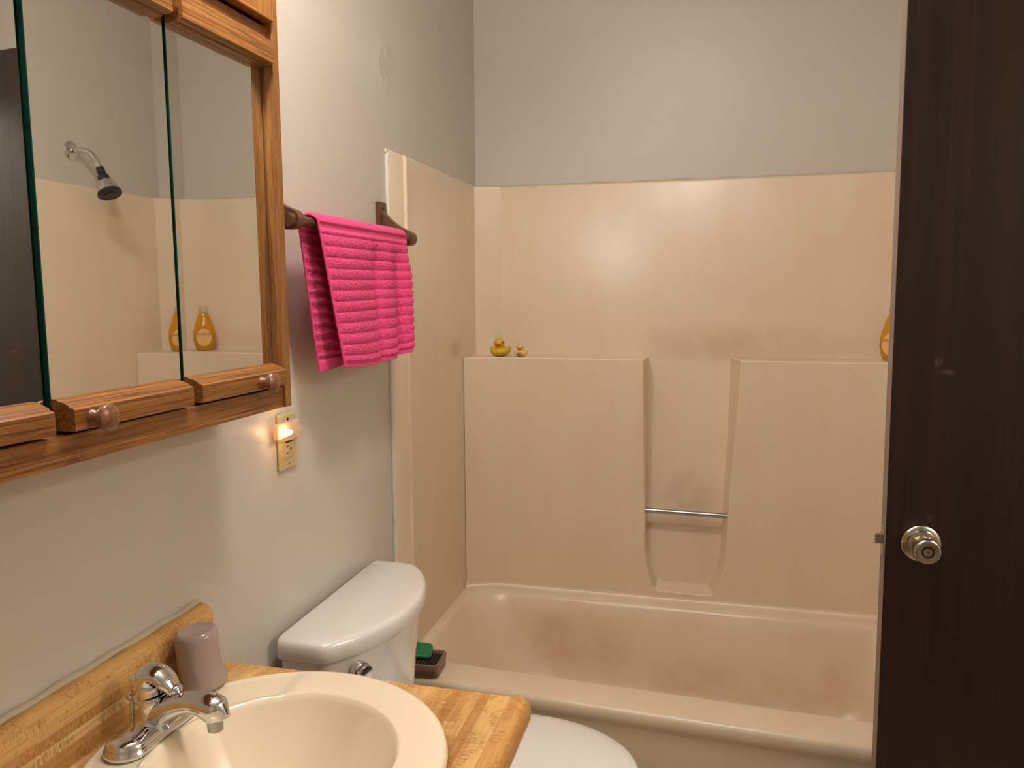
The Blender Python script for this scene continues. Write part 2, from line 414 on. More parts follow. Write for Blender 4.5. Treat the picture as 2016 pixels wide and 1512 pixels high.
# left and right side panels: profile in plan, extruded upwards
def side_panel(name, s):
    X = lambda d: d if s > 0 else XA - d
    prof = [(0.000, 2.010), (0.010, 2.010), (0.0125, 2.016), (0.0125, 2.092), (0.014, 2.098), (0.0195, 2.102), (0.021, 2.106), (0.0195, 2.110), (0.0125, 2.113), (0.011, 2.122),
            (0.010, 2.30), (0.009, 2.784), (0.035, 2.793), (0.098, 2.8145), (0.098, 2.829), (0.0, 2.829)]
    z0, z1 = 0.386, 1.812
    if s > 0: ztop = lambda y: z1
    rings = []
    for z, ins in ((z0, 0), (z1-0.006, 0), (z1-0.002, 0.0015), (z1, 0.005)):
        rings.append([(X(max(0.0, d-ins) if d > 0.004 else d), y if y < 2.82 else y, z) for d, y in prof])
    m = MB(); m.loft(rings, True, True)
    return m.build(name, FIB, tub, smooth=25)
side_panel('side_panel', 1); side_panel('side_panel', -1)
# upper back panel
rings = []
m = MB(); m.loft([[(0.0965, y, z), (XA-0.0965, y, z), (XA-0.0965, 2.829, z), (0.0965, 2.829, z)] for z, y in ((0.386, 2.8145), (1.804, 2.8145), (1.809, 2.816), (1.812, 2.820))], True, True)
m.build('back_panel', FIB, tub, smooth=20)
# lower projecting blocks with the tapering recess between them
ZS = 1.214; YS = 2.669
def block(poly, crease, name):
    # poly: outline (x,z) of the part right of the chamfer; crease: strip (x of wall side, x of crease)
    m = MB(); xw, xc = crease
    bk = 2.818
    o = len(m.v)
    fr = [(x, YS, z) for x, z in poly]; bb = [(x, bk, z) for x, z in poly]
    n = len(poly)
    vs = fr + bb + [(xw, YS-0.040, poly[0][1]), (xw, YS-0.040, poly[-1][1]), (xw, bk, poly[0][1]), (xw, bk, poly[-1][1])]
    fs = [tuple(range(n))]
    for i in range(n-1): fs.append((i, i+1, n+i+1, n+i))
    # poly[0] = crease bottom, poly[-1] = crease top
    fs.append((0, n-1, 2*n+1, 2*n)); fs.append((n-1, 2*n-1, 2*n+3, 2*n+1)); fs.append((0, 2*n, 2*n+2, n)); fs.append((2*n, 2*n+1, 2*n+3, 2*n+2))
    m.add(vs, fs)
    return m
def curve_pts(pts, n=6):
    # Catmull-Rom through pts
    out = []
    P = [pts[0]] + pts + [pts[-1]]
    for k in range(1, len(P)-2):
        for i in range(n):
            t = i/n; a, b, c, d = P[k-1], P[k], P[k+1], P[k+2]
            out.append(tuple(0.5*((2*b[j]) + (-a[j]+c[j])*t + (2*a[j]-5*b[j]+4*c[j]-d[j])*t*t + (-a[j]+3*b[j]-3*c[j]+d[j])*t**3) for j in (0, 1)))
    out.append(pts[-1]); return out
left_side = curve_pts([(0.624, ZS), (0.631, 0.90), (0.636, 0.68), (0.638, 0.56), (0.650, 0.490), (0.670, 0.432)], 4)   # top to bottom
right_side = curve_pts([(0.938, ZS), (0.926, 0.98), (0.912, 0.74), (0.904, 0.56), (0.893, 0.490), (0.872, 0.432)], 4)
XM = 0.77
recess = left_side + [(0.676, 0.424), (0.688, 0.420), (0.856, 0.418), (0.866, 0.424)] + right_side[::-1]
poly = [(0.106, 0.386), (XA-0.106, 0.386), (XA-0.106, ZS)] + recess[::-1] + [(0.106, ZS)]
m = MB(); bk = 2.818; n = len(poly)
fr = [(x, YS, z) for x, z in poly]
bb = [((x-0.030 if x > 0.77 else x+0.006) if 0.6 < x < 0.96 else x, bk, (z+0.02 if z < 0.43 and 0.6 < x < 0.96 else z)) for x, z in poly]
ex = [(0.010, YS-0.042, 0.386), (0.010, YS-0.042, ZS), (0.010, bk, 0.386), (0.010, bk, ZS),
      (XA-0.010, YS-0.042, 0.386), (XA-0.010, YS-0.042, ZS), (XA-0.010, bk, 0.386), (XA-0.010, bk, ZS)]
fs = [tuple(range(n))]
for i in range(n):
    j = (i+1) % n
    if (i, j) in ((n-1, 0), (1, 2)): continue
    fs.append((i, j, n+j, n+i))
e = 2*n
fs += [(0, n-1, e+1, e), (n-1, 2*n-1, e+3, e+1), (0, e, e+2, n), (e, e+1, e+3, e+2)]
fs += [(1, 2, e+5, e+4), (2, n+2, e+7, e+5), (1, e+4, e+6, n+1), (e+4, e+5, e+7, e+6)]
m.add(fr+bb+ex, fs)
o = m.build('shelf_block', FIB, tub, bevel=0.0075, seg=4)
# rounded fillet between tub deck and block foot
m = MB(); pts = []
def coved(path, r):
    rings = []
    for (x, y) in path:
        rings.append([(x, y, 0.3885)])
    return rings
prof_n = 5
path = [(0.0105, YS-0.042), (0.106, YS), (XA-0.106, YS), (XA-0.0105, YS-0.042)]
rings = []
for x, y in path:
    y0 = y
    rings.append([(x, y0+0.002, 0.386), (x, y0+0.002, 0.405)] + [(x, y0-0.016*(1-math.cos(a)), 0.405-0.0165*math.sin(a)) for a in [PI/2*k/prof_n for k in range(prof_n+1)]])
m.loft(rings, True, True); m.build('foot_fillet', FIB, tub, smooth=50)
# slanting floor of the recess
m = MB(); m.loft([[(0.600, y, z), (0.960, y, z), (0.960, 2.8155, z), (0.600, 2.8155, z)] for z, y in ((0.40, 2.742), (0.46, 2.7445), (0.70, 2.752), (0.95, 2.775), (1.10, 2.798), (1.18, 2.8115), (1.20, 2.8145))])
m.build('recess_panel', FIB, tub, smooth=60)
# grab bar across the recess
m = MB(); m.tube([(0.6345, 2.692, 0.694), (0.9095, 2.692, 0.690)], 0.0085, 24); m.build('grab_bar', DULLCHROME, tub)
# caulk round the surround
m = MB()
random.seed(11)
pth = [(0.0, 2.006, 0.40+i*0.02) for i in range(71)] ; rr = [0.0058+0.0016*random.random() for _ in pth]
m.tube([(0.0045, y+0.0012*math.sin(i*1.7), z) for i, (x, y, z) in enumerate(pth)], rr, 10, up=Vector((1, 0, 0)))
pth = [(0.002, 2.003+i*0.02, 1.812+0.001*math.sin(i)) for i in range(41)]; m.tube(pth, [0.0035+0.0025*random.random() for _ in pth], 8)
m.build('caulk_bead', CAULK, tub)
m = MB()
pth = [(0.01+i*0.02, 2.826, 1.8125+0.0012*math.sin(i*0.9)) for i in range(76)]; m.tube(pth, [0.0035+0.002*random.random() for _ in pth], 8)
m.build('caulk_bead', simple('beige_caulk', srgb(196, 186, 164), 0.5, bump=0.4), tub)

# ------------------------------------------------------------------ shower head on the right end wall
sh = thing('shower_head', 'chrome shower arm with round black faced head on the alcove end wall', 'shower head', (XA, 2.42, 1.915))
SY, SZ = 2.375, 1.925
m = MB(); m.lathe([(0.034, 0), (0.033, 0.003), (0.026, 0.008), (0.013, 0.011)], 36, knobmat((XA, SY, SZ), (-1, 0, 0))); m.build('flange', CHROME, sh)
arm = [(XA-0.004, SY, SZ), (XA-0.042, SY, SZ+0.001), (XA-0.070, SY, SZ-0.008), (XA-0.090, SY, SZ-0.026), (XA-0.104, SY, SZ-0.050), (XA-0.112, SY, SZ-0.068)]
arm = curve_pts([(p[0], p[2]) for p in arm], 5); m = MB(); m.tube([(a, SY, b) for a, b in arm], 0.0105, 18, up=Vector((0, 1, 0))); m.build('arm', CHROME, sh)
ax = Vector((-0.42, -0.10, -0.90)).normalized(); A = knobmat((XA-0.109, SY, SZ-0.060), ax)
m = MB(); m.lathe([(0.0125, 0), (0.0135, 0.004), (0.0135, 0.020), (0.011, 0.023), (0.015, 0.028), (0.019, 0.034), (0.019, 0.046), (0.014, 0.050)], 20, A); m.build('swivel_collar', BLACKP, sh)
m = MB(); m.lathe([(0.016, 0.046), (0.026, 0.054), (0.032, 0.066), (0.035, 0.080), (0.037, 0.092)], 36, A); m.build('bell', CHROME, sh)
m = MB(); m.lathe([(0.037, 0.090), (0.0395, 0.094), (0.0395, 0.101), (0.035, 0.105), (0.022, 0.104), (0.020, 0.107), (0.010, 0.107), (0.0, 0.106)], 36, A); m.build('spray_face', BLACKP, sh)

# ------------------------------------------------------------------ rubber ducks
def duck(name, label, loc, w, rotz, body, tilt, extra=None):
    t = thing(name, label, 'rubber duck', loc)
    # local: faces -y, base z=0, overall width = w (unit 1 = w)
    q = Matrix.Translation(loc) @ Matrix.Rotation(rotz, 4, 'Z') @ Matrix.Scale(w, 4)
    m = MB()
    m.sphere((0, 0.05, 0.27), (0.50, 0.56, 0.27), mat=q)
    m.sphere((0, 0.12, 0.30), (0.47, 0.46, 0.24), mat=q)
    m.sphere((0, 0.50, 0.44), (0.16, 0.20, 0.12), mat=q)                      # tail
    m.sphere((0, -0.13, 0.50), (0.21, 0.20, 0.16), mat=q)
    m.sphere((-0.42, 0.14, 0.36), (0.10, 0.30, 0.16), mat=q); m.sphere((0.42, 0.14, 0.36), (0.10, 0.30, 0.16), mat=q)
    m.sphere((0, -0.16, 0.68), (0.275, 0.27, 0.25), mat=q)
    o = m.build('body', body, t, smooth=180)
    rm = o.modifiers.new('r', 'REMESH'); rm.mode = 'VOXEL'; rm.voxel_size = w*0.022; rm.use_smooth_shade = True
    s = o.modifiers.new('s', 'SMOOTH'); s.factor = 0.6; s.iterations = 5
    m = MB(); m.sphere((0, -0.44, 0.625), (0.17, 0.13, 0.040), mat=q); m.sphere((0, -0.42, 0.575), (0.15, 0.10, 0.034), mat=q); m.build('beak', ORANGE, t)
    for sx in (-1, 1):
        m = MB(); m.sphere((sx*0.205, -0.305, 0.715), (0.035, 0.035, 0.055), 14, 8, mat=q); m.build('eye', EYE, t)
    return t, q
duck('rubber_duck', 'larger deep yellow rubber duck on the left shelf beside the corner', (0.122, 2.702, ZS), 0.070, math.radians(2), DUCKY, 0)
dk, q = duck('rubber_duck', 'smaller pale yellow rubber duck with dark chest print on the shelf', (0.196, 2.705, ZS), 0.047, math.radians(4), DUCKP, 0)
m = MB()
for a in ((-0.13, 0.13, 0.26, 0.285), (-0.13, 0.13, 0.12, 0.145), (-0.13, -0.10, 0.12, 0.285), (0.10, 0.13, 0.12, 0.285), (-0.05, 0.05, 0.19, 0.215)):
    m.box(a[0]-0.02, a[1]-0.02, -0.525, -0.47, a[2]+0.06, a[3]+0.06, q)
m.build('chest_print', OLIVE, dk)

# ------------------------------------------------------------------ shampoo bottle
BP = Vector((1.404, 2.750, ZS+0.0006))
bt = thing('shampoo_bottle', 'amber yellow teardrop shampoo bottle with clear cap on the right shelf', 'bottle', BP)
BR = Matrix.Translation(BP) @ Matrix.Rotation(math.radians(-32), 4, 'Z')
def bw(z):   # half width, half depth by height
    P = [(0, 0.026), (0.004, 0.030), (0.02, 0.037), (0.045, 0.0415), (0.07, 0.0405), (0.095, 0.035), (0.12, 0.0275), (0.14, 0.020), (0.148, 0.015)]
    for (a, wa), (b, wb) in zip(P, P[1:]):
        if a <= z <= b: t = (z-a)/(b-a); return wa+(wb-wa)*t
    return 0.015
def bring(z, k=1.0, n=40):
    w_ = bw(z)*k; d_ = min(w_*0.62, 0.024)*1.0
    pts = []
    for i in range(n):
        a = 2*PI*i/n; c, s_ = math.cos(a), math.sin(a)
        pts.append((w_*math.copysign(abs(c)**0.8, c), d_*math.copysign(abs(s_)**0.9, s_), z))
    return pts
def amber(name, col, t):
    q = NT(name); tr = q.n('ShaderNodeBsdfTransparent'); tr.inputs[0].default_value = col
    q.set(col, 0.12); mx = q.n('ShaderNodeMixShader'); mx.inputs[0].default_value = t
    q.l(tr.outputs[0], mx.inputs[1]); q.l(q.b.outputs[0], mx.inputs[2]); q.l(mx.outputs[0], q.o.inputs[0]); return q.m
m = MB(); m.loft([bring(z) for z in (0, 0.003, 0.010, 0.02, 0.032, 0.045, 0.058, 0.07, 0.082, 0.095, 0.108, 0.12, 0.13, 0.14, 0.148)], True, True, BR)
m.build('bottle_shell', amber('amber_bottle', srgb(246, 196, 60), 0.45), bt, smooth=60)
m = MB(); m.loft([bring(z, 0.93) for z in (0.003, 0.010, 0.02, 0.032, 0.045, 0.058, 0.066)], True, True, BR)
m.build('shampoo', amber('amber_liquid', srgb(226, 158, 24), 0.55), bt, smooth=60)
m = MB(); m.lathe([(0.0135, 0.147), (0.0165, 0.149), (0.0175, 0.153), (0.0165, 0.170), (0.013, 0.175), (0.0, 0.176)], 28, BR); m.build('cap', mat_clear('clear_cap', srgb(236, 228, 206), 0.2, 0.4), bt)
def on_bottle(u, z, off):   # front face (local -y) surface point
    w_ = bw(z); d_ = min(w_*0.62, 0.024)
    c = max(-0.98, min(0.98, u/w_)); ca = math.copysign(abs(c)**(1/0.8), c); sa = math.sqrt(max(0, 1-ca*ca))
    return (u, -(d_*sa**0.9) - off, z)
m = MB(); N = 28; rings = []
for k in range(7):
    r = k/6; rings.append([on_bottle(0.0285*r*math.cos(2*PI*i/N), 0.052+0.034*r*math.sin(2*PI*i/N), 0.0007) for i in range(N)])
m.loft(rings, False, False, BR); m.build('label', simple('peach_label', srgb(238, 190, 112), 0.4), bt)
def text_on(txt, size, zc, mat, name, uc=0, shear=0.2):
    cu = bpy.data.curves.new('t', 'FONT'); cu.body = txt; cu.size = size; cu.align_x = 'CENTER'; cu.align_y = 'CENTER'; cu.shear = shear; cu.extrude = 0
    to = bpy.data.objects.new('t', cu); sc.collection.objects.link(to)
    dg = bpy.context.evaluated_depsgraph_get(); me = bpy.data.meshes.new_from_object(to.evaluated_get(dg))
    bm_ = bmesh.new(); bm_.from_mesh(me)
    vs = [on_bottle(v.co.x+uc, zc+v.co.y, 0.0014) for v in bm_.verts]; bm_.verts.index_update()
    fs = [tuple(v.index for v in f.verts) for f in bm_.faces]; bm_.free()
    bpy.data.objects.remove(to); bpy.data.curves.remove(cu)
    m = MB(); m.add(vs, fs, BR); return m.build(name, mat, bt)
text_on("Johnson's", 0.0125, 0.066, simple('blue_print', srgb(40, 56, 96), 0.4), 'brand_lettering')
text_on("baby", 0.005, 0.058, simple('brown_print', srgb(160, 100, 50), 0.4), 'small_lettering', shear=0)
text_on("shampoo", 0.0052, 0.049, bpy.data.materials['brown_print'], 'small_lettering', shear=0)

# ------------------------------------------------------------------ medicine cabinet
XF, XG = 0.155, 0.133
Y0, Y1, YI0, YI1 = 0.450, 1.216, 0.487, 1.194
Z0, Z1, ZTOP = 1.250, 1.842, 2.055
mc = thing('medicine_cabinet', 'oak medicine cabinet with three mirror doors mounted on the left wall', 'cabinet', (0, 0.83, Z0))
m = MB(); m.box(0.0005, 0.018, Y0+0.004, Y1-0.004, Z0+0.003, ZTOP-0.002); m.build('back_board', DARKBACK, mc)
for ya, yb in ((Y0+0.003, Y0+0.015), (Y1-0.015, Y1-0.003)):
    m = MB(); m.box(0.018, XF-0.018, ya, yb, Z0+0.003, ZTOP-0.002); m.build('side_board', OAK_V, mc)
m = MB(); m.box(0.018, XF-0.018, Y0+0.015, Y1-0.015, Z0+0.003, Z0+0.015); m.build('bottom_board', OAK_H, mc)
m = MB(); m.box(0.018, XF-0.018, Y0+0.015, Y1-0.015, ZTOP-0.014, ZTOP-0.002); m.build('top_board', OAK_H, mc)
m = MB(); m.box(0.018, XF-0.026, Y0+0.015, Y1-0.015, 1.836, 1.848); m.build('middle_board', OAK_H, mc)
def stile(ya, yb, inner):
    m = MB(); c = 0.004
    if inner > 0: poly = [(XF-0.030, ya), (XF, ya), (XF, yb-c), (XF-c, yb), (XF-0.030, yb)]
    else: poly = [(XF-0.030, ya), (XF-c, ya), (XF, ya+c), (XF, yb), (XF-0.030, yb)]
    m.prism(poly, 2, Z0, ZTOP); return m.build('frame_stile', OAK_V, mc, bevel=0.0012, seg=2)
stile(Y0, YI0, -1); stile(YI1, Y1, 1)
m = MB(); m.box(XF-0.030, XF-0.005, YI0, YI1, Z0, Z0+0.0345); m.build('frame_rail', OAK_H, mc, bevel=0.0012, seg=2)
m = MB(); m.box(XF-0.030, XF-0.0008, YI0, YI1, ZTOP-0.03, ZTOP); m.build('frame_rail', OAK_H, mc, bevel=0.0012, seg=2)
m = MB(); m.box(XF-0.030, XF-0.010, YI0, YI1, 1.832, 1.862); m.build('frame_rail', OAK_H, mc, bevel=0.001, seg=2)
dw = (YI1-YI0)/3
ZG0, ZG1 = 1.318, 1.812
def mirror_door(k, ang, dx, knob_end):
    ya, yb = YI0+k*dw+0.0034, YI0+(k+1)*dw-0.0034
    piv = Vector((XG+dx, yb, 0))
    m = MB(); m.box(XG-0.007+dx, XG+dx, ya, yb, ZG0, ZG1)
    g = m.build('mirror_door', GEDGE, mc, loc=piv)
    g.rotation_euler = (0, 0, math.radians(ang))
    m = MB(); m.box(XG-0.0002+dx, XG+0.0004+dx, ya+0.0008, yb-0.0008, ZG0-0.004, ZG1+0.004); m.build('mirror_glass', MIRROR, g)
    m = MB(); m.box(XG-0.015+dx, XG-0.0072+dx, ya+0.002, yb-0.006, ZG0-0.01, ZG1+0.01); m.build('door_backing', DARKBACK, g)
    # moulded rails, profile in x-z
    x = XG+dx
    yA, yB = ya+0.003, yb-0.0115
    if k == 2: yB = yb-0.002
    prof = [(x-0.013, 1.289), (x+0.0265, 1.289), (x+0.028, 1.2905), (x+0.028, 1.3135), (x+0.0262, 1.3152), (x+0.0225, 1.3156), (x+0.0200, 1.3185), (x+0.0120, 1.3215), (x+0.0050, 1.3235), (x+0.0045, 1.3248), (x+0.0008, 1.3248), (x+0.0008, 1.318), (x-0.013, 1.318)]
    m = MB(); m.loft([[(a, y, b) for a, b in prof] for y in (yA, yB)], True, True); m.build('bottom_rail', OAK_H, g, smooth=24)
    prof = [(x-0.013, 1.812), (x+0.0008, 1.812), (x+0.0008, 1.8005), (x+0.010, 1.8005), (x+0.011, 1.803), (x+0.022, 1.803), (x+0.0265, 1.805), (x+0.0265, 1.838), (x-0.013, 1.838)]
    m = MB(); m.loft([[(a, y, b) for a, b in prof] for y in (yA, yB)], True, True); m.build('top_rail', OAK_H, g, smooth=24)
    ky = ya+0.030 if knob_end < 0 else yb-0.036
    ky = {0: ya+0.030, 1: ya+0.030, 2: yb-0.078}[k]
    A = knobmat((x+0.027, ky, 1.302), (1, 0, 0))
    m = MB(); m.lathe([(0.0095, 0), (0.0085, 0.003), (0.0070, 0.008), (0.0075, 0.0125), (0.0105, 0.0145), (0.0140, 0.0165), (0.0158, 0.0205), (0.0150, 0.0248), (0.0105, 0.0280), (0.0050, 0.0292), (0.0, 0.0295)], 32, A)
    m.build('knob', KNOBW, g)
mirror_door(0, -3.5, 0.0, 1); mirror_door(1, 0.75, 0.0, -1); mirror_door(2, -0.43, 0.001, 1)
def upper_door(k):
    ya, yb = YI0+k*dw+0.0015, YI0+(k+1)*dw-0.0015
    za, zb = 1.868, ZTOP-0.034; xa, xb = XF-0.012, XF+0.006; w_ = 0.046
    m = MB(); m.box(xa-0.002, xa+0.003, ya+0.001, yb-0.001, za+0.001, zb-0.001); d = m.build('upper_door', OAK_V, mc)
    m = MB(); m.box(xa, xb, ya, ya+w_, za, zb); m.build('door_stile', OAK_V, d, bevel=0.002, seg=2)
    m = MB(); m.box(xa, xb, yb-w_, yb, za, zb); m.build('door_stile', OAK_V, d, bevel=0.002, seg=2)
    m = MB(); m.box(xa, xb, ya+w_, yb-w_, za, za+w_-0.006); m.build('door_rail', OAK_H, d, bevel=0.002, seg=2)
    m = MB(); m.box(xa, xb, ya+w_, yb-w_, zb-w_, zb); m.build('door_rail', OAK_H, d, bevel=0.002, seg=2)
    m = MB(); c = 0.012
    y0_, y1_, z0_, z1_ = ya+w_, yb-w_, za+w_-0.006, zb-w_
    m.loft([[(xa+0.004, y0_, z0_), (xa+0.004, y1_, z0_), (xa+0.004, y1_, z1_), (xa+0.004, y0_, z1_)],
            [(xa+0.007, y0_, z0_), (xa+0.007, y1_, z0_), (xa+0.007, y1_, z1_), (xa+0.007, y0_, z1_)],
            [(xb-0.004, y0_+c, z0_+c), (xb-0.004, y1_-c, z0_+c), (xb-0.004, y1_-c, z1_-c), (xb-0.004, y0_+c, z1_-c)]])
    m.build('door_panel', PANELM, d, smooth=20)
for k in range(3): upper_door(k)

# ------------------------------------------------------------------ vanity light bar, then two unseen lamps added as fill
vl = thing('vanity_light', 'chrome vanity light bar with two lit round bulbs above the cabinet', 'lamp', (0, 0.84, 2.15))
m = MB(); m.box(0.0005, 0.035, 0.42, 1.26, 2.10, 2.20); m.build('bar', CHROME, vl, bevel=0.008)
for x, y, z in BULBS:
    m = MB(); m.lathe([(0.026, 0.0), (0.024, 0.02), (0.022, 0.18)], 24, knobmat((0.033, y, z), (1, 0, 0))); m.build('socket', CHROME, vl)
    m = MB(); m.sphere((x, y, z), 0.047); m.build('bulb', mat_emit('bulb_glow', BULB_COL, BULB_STRENGTH), vl, smooth=180)
cl = thing('ceiling_fill_light', 'added round white fill light on the ceiling near the middle of the room', 'lamp', CEIL_FILL)  # unseen lamp, added to lift the room's soft fill
m = MB(); m.lathe([(0.155, 0.014), (0.155, -0.012), (0.15, -0.016), (0.13, -0.018)], 40, Matrix.Translation(CEIL_FILL)); m.build('ceiling_plate', CHROME, cl)
m = MB(); m.lathe([(0.0, -0.085), (0.05, -0.082), (0.09, -0.07), (0.125, -0.045), (0.14, -0.018), (0.13, -0.010)], 40, Matrix.Translation(CEIL_FILL)); m.build('glass_bowl', mat_emit('ceiling_fill_glow', CEIL_COL, CEIL_STRENGTH), cl)

hl = thing('hall_fill_light', 'added lit globe in the hall giving fill light through the open doorway', 'lamp', HALL_FILL)  # added out of view to brighten the left wall below the cabinet
m = MB(); m.sphere(HALL_FILL, 0.18); m.build('globe', mat_emit('hall_fill_glow', CEIL_COL, HALL_STRENGTH), hl, smooth=180)
m = MB(); m.lathe([(0.006, 0.178), (0.006, ZC-HALL_FILL[2]-0.02), (0.06, ZC-HALL_FILL[2]-0.015), (0.06, ZC-HALL_FILL[2])], 20, Matrix.Translation(HALL_FILL)); m.build('stem', CHROME, hl)
# ------------------------------------------------------------------ vanity, countertop
ZK = 0.81
cy0, cy1 = 0.24, 1.150
ct = thing('vanity_countertop', 'butcher block patterned laminate countertop with backsplash on the left wall', 'countertop', (0.29, 0.70, ZK))
def ctop_profile():
    # closed outline x-z: backsplash, cove, top, rolled front
    p = [(0.001, 0.772), (0.001, 0.912)]
    p += [(0.004, 0.9122)]
    for k in range(9): a = PI/2 - PI/2*k/8; p.append((0.006+0.020*math.cos(a), 0.888+0.024*math.sin(a)))
    p.append((0.026, 0.84))
    for k in range(6): a = PI + PI/2*k/5; p.append((0.026+0.009+0.009*math.cos(a), 0.819+0.009*math.sin(a)))
    p.append((0.30, ZK)); p.append((0.555, ZK)); p.append((0.563, ZK+0.0015))
    for k in range(7): a = PI/2 - (PI/2)*k/6; p.append((0.567+0.02*math.cos(a), 0.792+0.02*math.sin(a)))
    for k in range(1, 5): a = -(PI/2)*k/4; p.append((0.575+0.012*math.cos(a), 0.780+0.012*math.sin(a)))
    p.append((0.55, 0.768)); p.append((0.548, 0.772))
    return p
prof = ctop_profile()
m = MB(); m.loft([[(a, y, b) for a, b in prof] for y in (cy0, 0.7, cy1-0.0015)], True, True)
ctb = m.build('laminate_top', LAM, ct, smooth=30)
# cutter for the bowl opening
cut = MB(); cut.lathe([(0.205, -0.2), (0.205, 0.2)], 48, Matrix.Translation((0.279, 0.898, ZK)))
cto = cut.build('cutter', None, ct); 
bo = ctb.modifiers.new('b', 'BOOLEAN'); bo.object = cto; bo.operation = 'DIFFERENCE'; bo.solver = 'EXACT'
dg = bpy.context.evaluated_depsgraph_get()
me2 = bpy.data.meshes.new_from_object(ctb.evaluated_get(dg)); ctb.modifiers.clear(); ctb.data = me2
bpy.data.objects.remove(cto)
m = MB(); pth = [(0.004, cy0+i*0.02, 0.9155+0.0012*math.sin(i*1.3)) for i in range(46)]
m.tube(pth, [0.0042+0.0016*random.random() for _ in pth], 8); m.build('caulk_bead', simple('yellowed_caulk', srgb(190, 176, 146), 0.5, bump=0.4), ct)
van = thing('vanity_cabinet', 'oak vanity base cabinet standing under the laminate countertop', 'cabinet', (0.27, 0.70, 0))
m = MB(); m.box(0.001, 0.53, 0.26, 1.135, 0.10, 0.135); m.box(0.001, 0.53, 0.26, 0.278, 0.10, 0.766); m.box(0.001, 0.53, 1.117, 1.135, 0.10, 0.766); m.box(0.001, 0.01, 0.26, 1.135, 0.10, 0.766); m.box(0.02, 0.46, 0.28, 1.115, 0, 0.1)
m.build('carcass', VANW, van)
m = MB(); m.box(0.53, 0.548, 0.26, 1.135, 0.70, 0.766); m.box(0.53, 0.548, 0.26, 1.135, 0.10, 0.15); m.box(0.53, 0.548, 0.26, 0.31, 0.15, 0.70); m.box(0.53, 0.548, 1.085, 1.135, 0.15, 0.70); m.box(0.53, 0.548, 0.67, 0.72, 0.15, 0.70)
m.build('face_frame', VANW, van)
for ya, yb, ky in ((0.295, 0.685, 0.66), (0.705, 1.10, 0.73)):
    m = MB(); m.box(0.548, 0.566, ya, yb, 0.135, 0.715); d = m.build('door', VANW, van, bevel=0.004)
    m = MB(); m.lathe([(0.008, 0), (0.007, 0.01), (0.015, 0.018), (0.012, 0.026), (0, 0.028)], 24, knobmat((0.566, ky, 0.66), (1, 0, 0))); m.build('knob', KNOBW, d)

# ------------------------------------------------------------------ sink
SC = Vector((0.279, 0.900)); SR = 0.2430
sk = thing('bathroom_sink', 'round bone coloured drop-in washbasin set in the laminate countertop', 'sink', (SC.x, SC.y, ZK))
BC = Vector((0.290, 0.893)); BRX, BRY = 0.166, 0.170
def sink_z(x, y):
    d = math.hypot(x-SC.x, y-SC.y)
    e = math.hypot((x-BC.x)/BRX, (y-BC.y)/BRY)     # 1 at bowl edge
    # deck height with raised outer lip
    z = 0.0135
    lip = (SR-d)
    if lip < 0.016: t = 1-lip/0.016; z = 0.0135*math.sqrt(max(0, 1-t*t))
    # recessed tap deck at the back
    back = 1-smooth(0.215, 0.235, x + 0.35*max(0, y-SC.y)*0.2)
    z -= 0.0055*back*smooth(0.006, 0.014, lip)*smooth(0.99, 1.03, e) 
    z += 0.0030*back*math.exp(-((e-1.03)/0.02)**2)
    if e < 1.0:
        depth = 0.135
        q = max(0.0, 1-e)
        z2 = -depth*(1-(1-min(1, q*1.25))**2.6)
        z = z + z2 if q > 0 else z
        if q < 0.06: z = z  # soft edge handled by falloff
    return ZK + z + 0.0012
m = MB(); NA, NR = 144, 64; rings = []
# radial grid from the bowl centre to the outer edge
for k in range(NR+1):
    ring = []
    for i in range(NA):
        a = 2*PI*i/NA; ca, sa = math.cos(a), math.sin(a)
        # distance to outer circle along the ray from BC
        dx, dy = BC.x-SC.x, BC.y-SC.y; b_ = dx*ca+dy*sa; R_ = -b_+math.sqrt(b_*b_-(dx*dx+dy*dy-SR*SR))
        re = 1/math.hypot(ca/BRX, sa/BRY)
        t = k/NR
        if t < 0.5: r = re*(t/0.5)**0.8*0.999 + 0.0002
        else: r = re + (R_-re)*((t-0.5)/0.5)
        x, y = BC.x+r*ca, BC.y+r*sa
        ring.append((x, y, sink_z(x, y) if k < NR else ZK+0.0006))
    rings.append(ring)
m.loft(rings, True, False); so = m.build('basin', SINKM, sk, smooth=180)
sm = so.modifiers.new('s', 'SMOOTH'); sm.factor = 0.5; sm.iterations = 2
m = MB(); m.lathe([(0.0, 0.004), (0.012, 0.006), (0.021, 0.003), (0.022, 0.0)], 28, Matrix.Translation((BC.x, BC.y, sink_z(BC.x, BC.y)))); m.build('drain', CHROME, sk)

# ------------------------------------------------------------------ faucet
FX, FY, FZ = 0.088, 0.910, ZK+0.0118
fa = thing('faucet', 'chrome single-lever faucet with curved spout on the bone sink', 'faucet', (FX, FY, FZ))
def stadium(hx, hy, z, n=12, cx=FX, cy=FY):
    return ring_rr(cx-hx, cx+hx, cy-hy, cy+hy, hx*0.98, z, n)
m = MB(); m.loft([stadium(0.0300, 0.078, FZ), stadium(0.0305, 0.0785, FZ+0.003), stadium(0.0305, 0.0785, FZ+0.0055), stadium(0.0285, 0.0765, FZ+0.0068), stadium(0.0280, 0.076, FZ+0.012), stadium(0.0255, 0.0735, FZ+0.0175), stadium(0.0190, 0.070, FZ+0.0215), stadium(0.010, 0.057, FZ+0.0232)]); m.build('base_plate', CHROME, fa, smooth=80)
